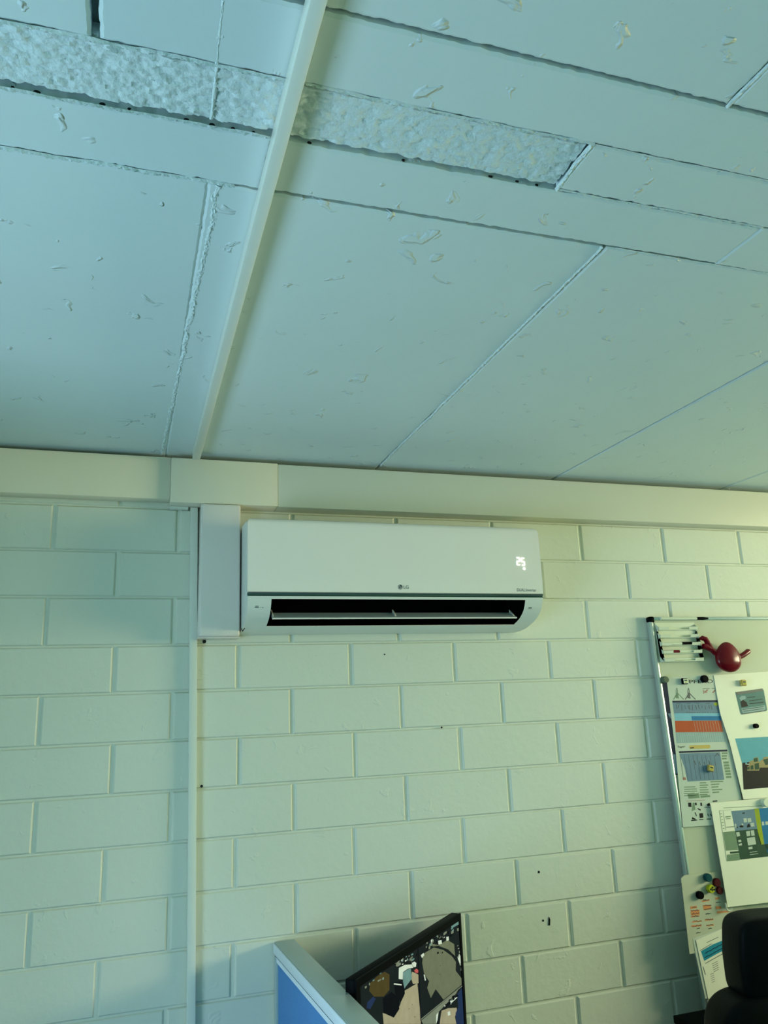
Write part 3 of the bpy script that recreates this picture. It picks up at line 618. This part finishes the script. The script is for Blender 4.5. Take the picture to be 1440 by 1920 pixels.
# chart B
sB = Sheet((1275, 1402), .0022, 0.0, .02)
Bq = sheet('paper_chart', 'printed sheet with slate blue table and small tool pictures', 'chart', [(1265.5, 1396), (1372, 1392), (1398, 1543), (1280.5, 1551)], 'papergloss', sB)
ptext('Paper', sB, (1271.5, 1403.5), (1285.5, 1402.5), 5, 'black_ink', Bq)
prn(Bq, sB, 'yellow_ink', [[(1292, 1399.5), (1294, 1397.6), (1330, 1396.6), (1332, 1399), (1331.5, 1402), (1329.5, 1403.4), (1294, 1404.2), (1292.4, 1402.5)]])
prn(Bq, sB, 'black_ink', [line((1294, 1402.4), (1301, 1402), 1.8)], 2)
prn(Bq, sB, 'navy_ink', [[(1273, 1408.6), (1363.5, 1405.4), (1364, 1408.8), (1273.6, 1412)]])
prn(Bq, sB, 'slate_ink', [[(1274, 1413), (1350, 1410.4), (1358, 1462), (1289, 1465.4), (1284, 1440)]])
prn(Bq, sB, 'green_grey_ink', [q4(1353, 1411 + 5 * i, 1362 + rr.uniform(0, 2), 1414 + 5 * i, .14, -.04) for i in range(3)] + [q4(1356 + i, 1428 + 5.4 * i, 1366 + i, 1432 + 5.4 * i, .14, -.04) for i in range(6)]
    + [line((1283, 1476 + 4 * i), (1306 + rr.uniform(-4, 2), 1475.2 + 4 * i), 1.6) for i in range(5)] + [line((1312, 1468 + 4.4 * i), (1327 + rr.uniform(-3, 2), 1467.5 + 4.4 * i), 2.0) for i in range(6)] + [line((1332 + i, 1466 + 5 * i), (1350 + i + rr.uniform(-6, 6), 1465 + 5 * i), 2.2) for i in range(5)]
    + [[(1289, 1489), (1310, 1487), (1312, 1496), (1291, 1497.6)], [(1313, 1492), (1331, 1490.6), (1332, 1494.4), (1314, 1496)], [(1299, 1505), (1302, 1505), (1304, 1518), (1297, 1521)]])
prn(Bq, sB, 'ink', [line((1275 + i * 8, 1416), (1282 + i * 8, 1462), .5) for i in range(9)] + [line((1302 + 9 * i, 1428 + rr.uniform(-3, 3)), (1304 + 9 * i, 1434), 1.3) for i in range(4)] + [line((1341, 1418), (1345, 1412), 1.4), line((1345, 1412), (1348, 1417), 1.4)], 2)
prn(Bq, sB, 'black_ink', [q4(1290, 1505, 1296, 1513, .1), q4(1303, 1505, 1306, 1510, .1), q4(1313, 1505, 1316, 1511, .1), [(1325, 1508), (1330, 1505), (1332, 1510), (1327, 1512)], line((1336, 1502.6), (1345, 1501.6), 2.4), [(1298, 1532), (1304, 1535), (1304, 1537), (1297, 1536)], [(1311, 1525), (1318, 1524.4), (1319, 1533), (1312, 1534)], [(1326, 1524), (1329, 1529), (1330, 1531), (1327, 1529)],
    line((1303, 1523), (1306, 1530), 1.5), line((1332, 1526), (1334, 1530), 1.5), line((1296, 1538.5), (1307, 1537.6), 2), line((1311, 1537), (1319, 1536.4), 1.6), line((1325, 1536), (1333, 1535.4), 1.6), line((1321, 1514), (1331, 1513.3), 1), line((1308, 1516), (1314, 1519), 2)])
prn(Bq, sB, 'pink_ink', [[(1280, 1458), (1285, 1457), (1287, 1462), (1281, 1463)], line((1287, 1502), (1322, 1500), .7)])
# large white sheet C with photograph and card
sC = Sheet((1400, 1270), .0034, 0.0, .022)
Cq = sheet('white_sheet', 'large white sheet with a street photograph printed on it', 'paper', [(1338, 1266), (1486, 1256), (1506, 1490), (1394, 1499), (1369, 1395), (1350, 1336)], 'paper', sC)
ph = lambda x, y: (1370 + x / 8.73, 1280 + y / 8.73)
prn(Cq, sC, 'sky_ink', [[ph(72, 915), ph(760, 875), ph(800, 1300), ph(470, 1330), ph(190, 1330)]])
prn(Cq, sC, 'black_ink', [[ph(190, 1330), ph(800, 1400), ph(810, 1700), ph(212, 1750)]])
prn(Cq, sC, 'sand_ink', [[ph(270, 1440), ph(275, 1370), ph(300, 1360), ph(305, 1290), ph(370, 1265), ph(375, 1235), ph(445, 1215), ph(470, 1310), ph(480, 1280), ph(530, 1250), ph(535, 1220), ph(780, 1190), ph(790, 1390), ph(480, 1390), ph(465, 1440)]], 2)
prn(Cq, sC, 'dark_green_ink', [[ph(390, 1330), ph(460, 1310), ph(470, 1420), ph(395, 1425)], [ph(325, 1360), ph(370, 1350), ph(375, 1420), ph(325, 1425)], [ph(272, 1390), ph(310, 1370), ph(312, 1420), ph(275, 1425)], [ph(530, 1260), ph(610, 1240), ph(612, 1340), ph(570, 1350)], [ph(375, 1245), ph(440, 1225), ph(445, 1290), ph(380, 1300)]], 3)
prn(Cq, sC, 'black_ink', [[ph(195, 1310), ph(240, 1305), ph(245, 1450), ph(200, 1460)], [ph(265, 1305), ph(300, 1300), ph(300, 1325), ph(268, 1330)]], 3)
sD = Sheet((1405, 1315), .0060, 0.0, .022)
D = sheet('identity_card', 'dark laminated card pinned on the white sheet below a gold magnet', 'card', [ph(80, 155), ph(515, 95), ph(540, 120), ph(598, 445), ph(580, 465), ph(185, 522), ph(165, 500)], 'card_ink', sD)
prn(D, sD, 'ink', [[ph(85, 155), ph(515, 95), ph(530, 135), ph(105, 200)], line(ph(180, 515), ph(590, 450), 1.2)])
prn(D, sD, 'pale_blue_ink', [[ph(170, 425), ph(560, 370), ph(572, 430), ph(540, 455), ph(200, 500)], [ph(140, 250), ph(180, 215), ph(240, 215), ph(250, 260), ph(170, 300)]])
prn(D, sD, 'black_ink', [[ph(165, 310), ph(200, 280), ph(260, 320), ph(285, 385), ph(180, 405)], line(ph(270, 245), ph(400, 232), 1), line(ph(300, 300), ph(520, 270), 1), line(ph(310, 345), ph(540, 320), 1.4), line(ph(195, 440), ph(540, 390), 1), line(ph(210, 470), ph(540, 425), .8)], 2)
# table sheet E
sE = Sheet((1360, 1520), .0145, .01, .025)
Eq = sheet('timetable_sheet', 'white sheet with green and blue coloured table', 'paper', [(1332, 1506), (1500, 1490), (1520, 1683), (1364.5, 1701)], 'paper', sE)
eh = lambda x, y: (1330 + x / 12.8, 1490 + y / 12.8)
def ep(*q): return [eh(*p) for p in q]
prn(Eq, sE, 'dark_green_ink', [ep((620, 870), (1150, 820), (1250, 1200), (1560, 1160), (1570, 1465), (740, 1560)), ep((490, 1370), (705, 1350), (715, 1400), (500, 1418))])
prn(Eq, sE, 'slate_ink', [ep((525, 395), (1080, 345), (1150, 820), (620, 870), (590, 700))])
prn(Eq, sE, 'lime_ink', [ep((1080, 340), (1190, 330), (1320, 1190), (1225, 1200), (1150, 820))])
prn(Eq, sE, 'blue_ink', [ep((1190, 330), (1900, 260), (2000, 1350), (1400, 1400), (1310, 1150))])
prn(Eq, sE, 'green_grey_ink', [ep((330, 900), (625, 868), (690, 1330), (400, 1345)), ep((420, 1440), (720, 1410), (735, 1570), (430, 1600))])
prn(Eq, sE, 'light_ink', [ep((900, 1040), (1090, 1015), (1125, 1190), (930, 1220)), ep((880, 880), (970, 865), (985, 985), (900, 1000)), ep((990, 860), (1070, 850), (1090, 980), (1010, 990)), ep((640, 905), (720, 895), (740, 990), (660, 1010)), ep((690, 1090), (760, 1080), (770, 1130), (700, 1140)), ep((700, 1180), (780, 1165), (785, 1215), (710, 1225)), ep((935, 1260), (1030, 1245), (1040, 1300), (945, 1315)),
    ep((970, 1380), (1150, 1355), (1152, 1368), (972, 1393)), ep((975, 1435), (1170, 1408), (1172, 1421), (977, 1448)), ep((1260, 650), (1310, 645), (1318, 735), (1268, 740)), ep((1340, 645), (1410, 640), (1415, 720), (1350, 725)), ep((820, 570), (895, 562), (905, 660), (830, 668)), ep((915, 570), (1000, 560), (1010, 655), (925, 665)), ep((610, 700), (640, 695), (655, 800), (625, 805)), ep((985, 680), (1070, 670), (1085, 760), (1000, 770)), ep((770, 700), (805, 690), (815, 735), (780, 740))], 2)
prn(Eq, sE, 'black_ink', [ep((720, 760), (770, 730), (815, 745), (815, 785), (740, 785)), ep((905, 760), (930, 700), (960, 700), (990, 770), (910, 790)), ep((790, 435), (850, 425), (850, 450), (790, 460)), ep((650, 770), (680, 765), (685, 800), (655, 805))], 3)
prn(Eq, sE, 'green_grey_ink', [line(eh(340, 320), eh(1250, 265), .8), line(eh(385, 535), eh(515, 520), 2), line(eh(400, 580), eh(510, 570), 1.4), line(eh(410, 780), eh(600, 765), 1.4), line(eh(240, 380), eh(420, 1600), .6), line(eh(335, 400), eh(400, 860), .5), line(eh(240, 385), eh(530, 360), .5)] + [line(eh(265 + 12 * i, 460 + 70 * i), eh(300 + 12 * i, 457 + 70 * i), 1.2) for i in range(6)], 2)
# handwritten list F
sF = Sheet((1300, 1660), .0075, -.02, .01)
Fq = sheet('handwritten_list', 'buff sheet with handwritten names in orange boxes', 'paper', [(1277, 1647), (1283, 1641), (1366, 1632), (1420, 1768), (1293, 1789), (1284, 1708)], 'beige', sF)
fh = lambda x, y: (1265 + x / 11.63, 1625 + y / 11.63)
prn(Fq, sF, 'highlighter_ink', [[fh(*p) for p in q] for q in (((335, 870), (480, 850), (490, 905), (345, 925)), ((345, 950), (540, 935), (545, 1050), (360, 1070)), ((360, 1080), (540, 1060), (545, 1085), (365, 1110)), ((590, 740), (760, 715), (765, 745), (600, 775)), ((610, 840), (780, 830), (800, 930), (635, 950)), ((655, 1150), (840, 1130), (845, 1165), (665, 1185)), ((690, 1270), (850, 1250), (855, 1285), (695, 1300)), ((380, 1190), (590, 1170), (595, 1200), (390, 1220)), ((360, 1280), (580, 1260), (590, 1300), (370, 1320)), ((880, 680), (980, 660), (985, 700), (890, 720)), ((890, 870), (1010, 860), (1020, 920), (900, 930)), ((920, 970), (1200, 960), (1205, 990), (930, 1020)))])
prn(Fq, sF, 'ink', sum([scribble(fh(*a), fh(*b), 1.3, 11, 1.0, i) for i, (a, b) in enumerate((((380, 890), (470, 880)), ((365, 960), (520, 950)), ((375, 1030), (535, 1010)), ((390, 1085), (520, 1075)), ((410, 1195), (590, 1185)), ((385, 1300), (575, 1270)), ((630, 850), (800, 840)), ((640, 940), (810, 915)), ((680, 1030), (790, 1020)), ((670, 1150), (840, 1150)), ((690, 1280), (830, 1265)), ((480, 1350), (550, 1340)), ((470, 1450), (570, 1430)), ((740, 1350), (810, 1345)), ((900, 780), (1000, 770)), ((620, 730), (750, 720))))], []), 2)
# leaflet G
sG2 = Sheet((1310, 1765), .0100, -.01, .02)
sheet('backing_leaflet', 'plain leaflet edge sticking out behind the blue titled leaflet', 'leaflet', [(1299, 1760), (1358, 1739), (1384, 1850), (1323, 1873), (1305, 1792)], 'papergloss', sG2)
sG = Sheet((1310, 1765), .0115, -.01, .02)
G = sheet('leaflet', 'white leaflet with a blue title block tucked behind the chair', 'leaflet', [(1305, 1763), (1362, 1738), (1404, 1848), (1328, 1873)], 'paper', sG)
gh_ = lambda x, y: (1290 + x / 12, 1730 + y / 12)
prn(G, sG, 'teal_ink', [[gh_(*p) for p in ((290, 640), (560, 490), (900, 350), (940, 560), (650, 700), (370, 860))]])
prn(G, sG, 'navy_ink', sum([scribble(gh_(*a), gh_(*b), .9, 12, 1.3, 40 + i) for i, (a, b) in enumerate((((380, 690), (760, 490)), ((380, 790), (810, 550))))], []), 2)
prn(G, sG, 'ink', [line(gh_(270, 630), gh_(540, 470), .9), line(gh_(420, 450), gh_(680, 325), .8), line(gh_(395, 915), gh_(860, 655), 1.1)] + [line(gh_(540 + 10 * i, 930 + 45 * i), gh_(670 + 5 * i, 865 + 45 * i), .7) for i in range(5)] + [line(gh_(500 + 10 * i, 1165 + 45 * i), gh_(580 + 6 * i, 1135 + 45 * i), .7) for i in range(5)] + [line(gh_(340, 990), gh_(395, 1170), .8)], 2)
# magnets and badges
magnet((1249.5, 1274), .0105, .016, 'grey_plastic', 'grey round magnet at the top corner of the navy sheet')
magnet((1323.5, 1272.5), .0115, .014, 'black', 'black round magnet over the chart heading')
magnet((1420, 1361), .0075, .012, 'black', 'small black round magnet between the card and the photograph', sC, n0=.0006)
magnet((1330, 1646), .0115, .014, 'teal_plastic', 'dark teal round magnet at the top of the handwritten list', sF, n0=.0006)
magnet((1315, 1679), .0110, .012, 'black', 'black round magnet in the middle of the handwritten list', sF, n0=.0006)
magnet((1346, 1655), .0120, .010, 'maroon_plastic', 'maroon round magnet right of the teal one', sF, n0=.0006)
magnet((1351, 1670), .0105, .008, 'maroon_plastic', 'dark maroon round magnet below the other maroon one', sF, n0=.0006)
mgy = magnet((1335, 1667), .0115, .013, 'lime_plastic', 'yellow round magnet with a black clover sign', sF, n0=.0006)
def mark(parent, sh, off, m, polys):
    b = MB()
    for p in polys: b.slab([sh.at(q, off) for q in p], sh.n * .0003)
    return b.build('printed_sign', m, parent)
def disc(cx, cy, r, n=10): return [(cx + r * math.cos(2 * math.pi * i / n), cy + r * math.sin(2 * math.pi * i / n)) for i in range(n)]
mark(mgy, sF, .0138, 'black_ink', [disc(1336, 1664, 2), disc(1333.2, 1667.6, 2), disc(1339, 1668, 2), [(1336, 1666), (1337, 1671), (1335, 1671)]])
magnet((1438, 1505), .0125, .014, 'white', 'white round magnet over the coloured table', sE, n0=.0006)
def badge(c, label, sh, m='gold', rot=0.1, hw=.0105, fr_='black'):
    P = sh.at(c, .012); u = (bu * math.cos(rot) + bv * math.sin(rot)); u = (u - sh.n * u.dot(sh.n)).normalized(); v_ = sh.n.cross(u)
    t_ = thing('square_magnet', label, 'magnet', P - sh.n * .010, 'square magnets on the whiteboard')
    o_ = MB().obox(P - u * hw - v_ * hw * .92 - sh.n * .010, u * 2 * hw, v_ * 1.84 * hw, sh.n * .010); o_.build('magnet_body', fr_, t_, bevel=.0035, seg=3)
    MB().obox(P - u * hw * .72 - v_ * hw * .66, u * 1.44 * hw, v_ * 1.32 * hw, sh.n * .0008).build('magnet_face', m if m != 'gold' else 'yellow_ink', t_)
    MB().obox(P - u * hw * .5 + v_ * hw * .0 + sh.n * .0008, u * hw, v_ * hw * .42, sh.n * .0003).build('sign', 'dark_green_ink', t_)
    MB().obox(P - u * hw * .35 - v_ * hw * .45 + sh.n * .0008, u * hw * .7, v_ * hw * .3, sh.n * .0003).build('sign', 'lime_ink', t_)
badge((1285.5, 1277), 'black framed white square magnet left of the chart heading', sA, 'white', .02)
badge((1395.5, 1280), 'gold square magnet above the laminated card', sC, 'gold', .05, fr_='gold')
badge((1334, 1440.5), 'gold square magnet on the slate blue table', sB, 'gold', .25, fr_='gold')
# white hook at the foot of the table sheet
P = sE.at((1367, 1701), .003)
tag(MB().tube([P + bu * -.010 + bv * -.012, P + bu * -.010 + bv * .004, P + bu * -.005 + bv * .009, P + bu * .006 + bv * .009, P + bu * .010 + bv * .004], .0026, 8).build('paper_clip', 'white', smooth=True), 'white plastic clip on the lower corner of the table sheet', 'clip')

# ---- marker holder with its markers
hp = lambda x, y: (1220 + x / 13.09, 1150 + y / 13.09)
def buv(p, n=0.0):
    q = on_plane(p, bpt(0, 0, n), bn) - BP; return q.dot(bu), q.dot(bv)
u0, v0 = buv(hp(95, 235), -.005); u1, v1 = buv(hp(1330, 1210), -.005); u1 -= .018; v1 -= .004; u0 = max(u0, .0190); v0 = max(v0, FW + .001)
mh = thing('marker_holder', 'white stepped plastic marker holder on the whiteboard corner', 'marker holder', bpt((u0 + u1) / 2, v1, -.005))
bbox(u0, u1, v0, v1, -.0048, -.0028).build('back_plate', 'white', mh)
NT = 5; dv = (v1 - v0) / NT
for side in (0, 1):
    ua = u0 if side == 0 else u1 - .002
    saw = []
    for i in range(NT):
        saw += [(v0 + dv * i + dv * .25, -.0028), (v0 + dv * (i + .55), .010 + .0015 * i), (v0 + dv * (i + 1) - .0005, .008 + .0015 * i)]
    pts = [bpt(ua, v0 + dv * .2, -.0028)] + [bpt(ua, v, n) for v, n in saw] + [bpt(ua, v1, -.0028)]
    MB().slab(pts, bu * .002).build('side_cheek', 'white', mh)
for i in range(NT):
    vb = v0 + dv * (i + 1); n1 = .009 + .0015 * i
    bbox(u0 + .002, u1 - .002, vb - .0022, vb - .0004, -.0028, n1).build('shelf', 'white', mh)
    for ua, ub in ((u0 + .002, u0 + .002 + (u1 - u0) * .25), (u1 - .002 - (u1 - u0) * .21, u1 - .002)):
        MB().slab([bpt(ua, vb - .0004, n1), bpt(ub, vb - .0004, n1), bpt(ub, vb - dv * .40, n1 + .003), bpt(ua, vb - dv * .40, n1 + .003)], bn * -.0016).build('front_lip', 'white', mh)
def marker(i, cap, capleft, label, du=0.0, ln=.105):
    vb = v0 + dv * (i + 1) - .0024; r = .0050; n = -.0028 + r + .0042; ua = u0 + .005 + du; ub = ua + ln
    a, b_ = bpt(ua, vb - r, n), bpt(ub, vb - r, n)
    t_ = thing('marker', label, 'marker', bpt((ua + ub) / 2, vb, n), 'markers in the holder')
    f = .45
    if capleft: MB().tube([a, a + bu * ln * f], r, 12).build('cap', cap, t_, smooth=True); MB().tube([a + bu * (ln * f + .0005), b_], r * .92, 12).build('barrel', 'white', t_, smooth=True)
    else: MB().tube([a, a + bu * ln * (1 - f)], r * .92, 12).build('barrel', 'white', t_, smooth=True); MB().tube([a + bu * (ln * (1 - f) + .0005), b_], r, 12).build('cap', cap, t_, smooth=True)
lnm = (u1 - u0) - .012
marker(2, 'black', False, 'white marker with black cap in the middle tier', ln=lnm); marker(3, 'red', True, 'white marker with dark red cap below the black one', ln=lnm); marker(4, 'white', True, 'all white marker in the lowest tier', du=.012, ln=lnm - .02)
ua, va = buv((1236, 1163), .006); ub, vb_ = buv((1327, 1162), .006)
t_ = thing('marker', 'white marker with black tip lying on the top frame rail', 'marker', bpt((ua + ub) / 2, .006, .006), 'markers in the holder')
MB().tube([bpt(ua + .006, .007, .0070), bpt(ub - .045, .007, .0070)], .0048, 12).build('barrel', 'white', t_, smooth=True); MB().tube([bpt(ub - .044, .007, .0070), bpt(ub - .02, .007, .0070), bpt(ub, .007, .0070)], [.0046, .0050, .0030], 12).build('cap', 'black', t_, smooth=True)

# ---- red egg-shaped holder with two arms
gP = Sheet((1365, 1230), .012)
eC = gP.at((1365, 1232), .0155) - bn * .0155; eU = (gP.at((1360, 1201)) - gP.at((1366, 1260))); eh2 = eU.length / 2 * .96; eU.normalize(); eW = eU.cross(bn); ew2 = (gP.at((1388, 1232)) - gP.at((1342, 1232))).length / 2 * .97
eg = thing('egg_holder', 'glossy red egg shaped magnetic holder with two stubby arms', 'magnet', eC - eU * eh2)
def eggf(u, v, q): s_ = 1 - .17 * q - .03 * q * q; return u * s_, v * (s_), q
MB().cushion(eC + bn * .0155, eW * ew2, bn * .022, eU * eh2, e=1.0, nu=32, nv=20, fn=eggf).build('egg_body', 'red', eg, smooth=True)
def gp(x, y, off=0.008): return gP.at((1200 + x / 6, 1130 + y / 6), off)
MB().tube([gp(855, 570), gp(800, 520), gp(760, 450), gp(735, 410), gp(700, 398), gp(680, 405)], [.0095, .0095, .0090, .0085, .0080, .0050], 12).build('arm', 'red', eg, smooth=True)
MB().tube([gp(800, 525), gp(745, 495), gp(712, 490)], [.0085, .0105, .0085], 12).build('hand', 'red', eg, smooth=True)
MB().tube([gp(1100, 620), gp(1160, 590), gp(1215, 548), gp(1235, 540)], [.0085, .0085, .0090, .0050], 12).build('arm', 'red', eg, smooth=True)

# ================================================================== OFFICE CHAIR and black box
hA = wall_at((1357, 1790), -.52)            # left edge of the headrest
ang = math.radians(-12); cu_ = V((math.cos(ang), math.sin(ang), 0)); cn = V((cu_.y, -cu_.x, 0))   # width axis, facing axis (towards the viewer side)
HWH = .235; hz0, hz1 = wall_at((1390, 1868), -.50).z, wall_at((1425, 1706), -.52).z
cc = V((hA.x + .017, -.52, 0)) + cu_ * HWH
ch = thing('office_chair', 'black leather high back office chair in front of the whiteboard', 'office chair', (cc.x, cc.y, 0))
hm = (hz0 + hz1) / 2; hh_ = (hz1 - hz0) / 2
bulge = lambda u, v, q: (u * (1 - .05 * (q > 0) * q), v, q)
MB().cushion(cc + V((0, 0, hm)), cu_ * HWH, cn * .055, V((0, 0, hh_)), e=.24, nu=56, nv=32, fn=bulge).build('headrest', 'leather', ch, smooth=True)
bA = wall_at((1327, 1905), -.55); bt = wall_at((1400, 1856), -.55).z; BWH = HWH + (hA.x - bA.x) * .95 - .010
MB().cushion(cc + cn * .01 + V((0, 0, bt - .30)), cu_ * BWH, cn * .065, V((0, 0, .295)), e=.26, nu=56, nv=32).build('backrest', 'leather', ch, smooth=True)
st = cc + cn * .26
MB().cushion(V((st.x, st.y, .47)), cu_ * .26, cn * .26, V((0, 0, .055)), e=.4, nu=40, nv=20).build('seat', 'leather', ch, smooth=True)
for s_ in (-1, 1):
    a = st + cu_ * s_ * .29
    MB().tube([V((a.x, a.y, .44)) - cu_ * s_ * .06, V((a.x, a.y, .44)), V((a.x, a.y, .66)) + cn * .05, V((a.x, a.y, .68)) - cn * .18], .016, 10).build('armrest', 'black', ch, smooth=True)
MB().tube([V((st.x, st.y, .10)), V((st.x, st.y, .42))], .03, 14).build('gas_lift', 'black', ch, smooth=True)
for k in range(5):
    a = 2 * math.pi * k / 5 + .3; d = V((math.cos(a), math.sin(a), 0))
    lg_ = MB().tube([V((st.x, st.y, .115)), V((st.x, st.y, .085)) + d * .28], [.026, .016], 10).build('base_leg', 'black', ch, smooth=True)
    q = V((st.x, st.y, .030)) + d * .29; MB().lathe(q - d.cross(V((0, 0, 1))) * .02, d.cross(V((0, 0, 1))), [(.028, 0), (.030, .005), (.030, .035), (.028, .04)], 16).build('caster', 'black', lg_, smooth=True)
q0, q1 = wall_at((1264, 1905), -.10), wall_at((1326, 1897), -.10)
bx = thing('steel_cabinet', 'low black cabinet under the whiteboard corner', 'cabinet', (q0.x + .2, -.25, 0))
CX0, CX1 = q0.x, q0.x + .40
MB().box(CX0, CX1, -.40, -.10, 0.0, q0.z - .018).build('carcass', 'black', bx, bevel=.003)
MB().box(CX0 - .003, CX1 + .003, -.405, -.098, q0.z - .018, q0.z + .002).build('top', 'black', bx, bevel=.003)
for k in range(3):
    zz0 = .04 + k * (q0.z - .07) / 3; dr = MB().box(CX0 + .01, CX1 - .01, -.412, -.4005, zz0, zz0 + (q0.z - .07) / 3 - .01).build('drawer', 'black', bx, bevel=.002)
    MB().tube([((CX0 + CX1) / 2 - .06, -.412, zz0 + .15), ((CX0 + CX1) / 2 - .06, -.428, zz0 + .15), ((CX0 + CX1) / 2 + .06, -.428, zz0 + .15), ((CX0 + CX1) / 2 + .06, -.412, zz0 + .15)], .004, 8).build('handle', 'alupaint', dr, smooth=True)
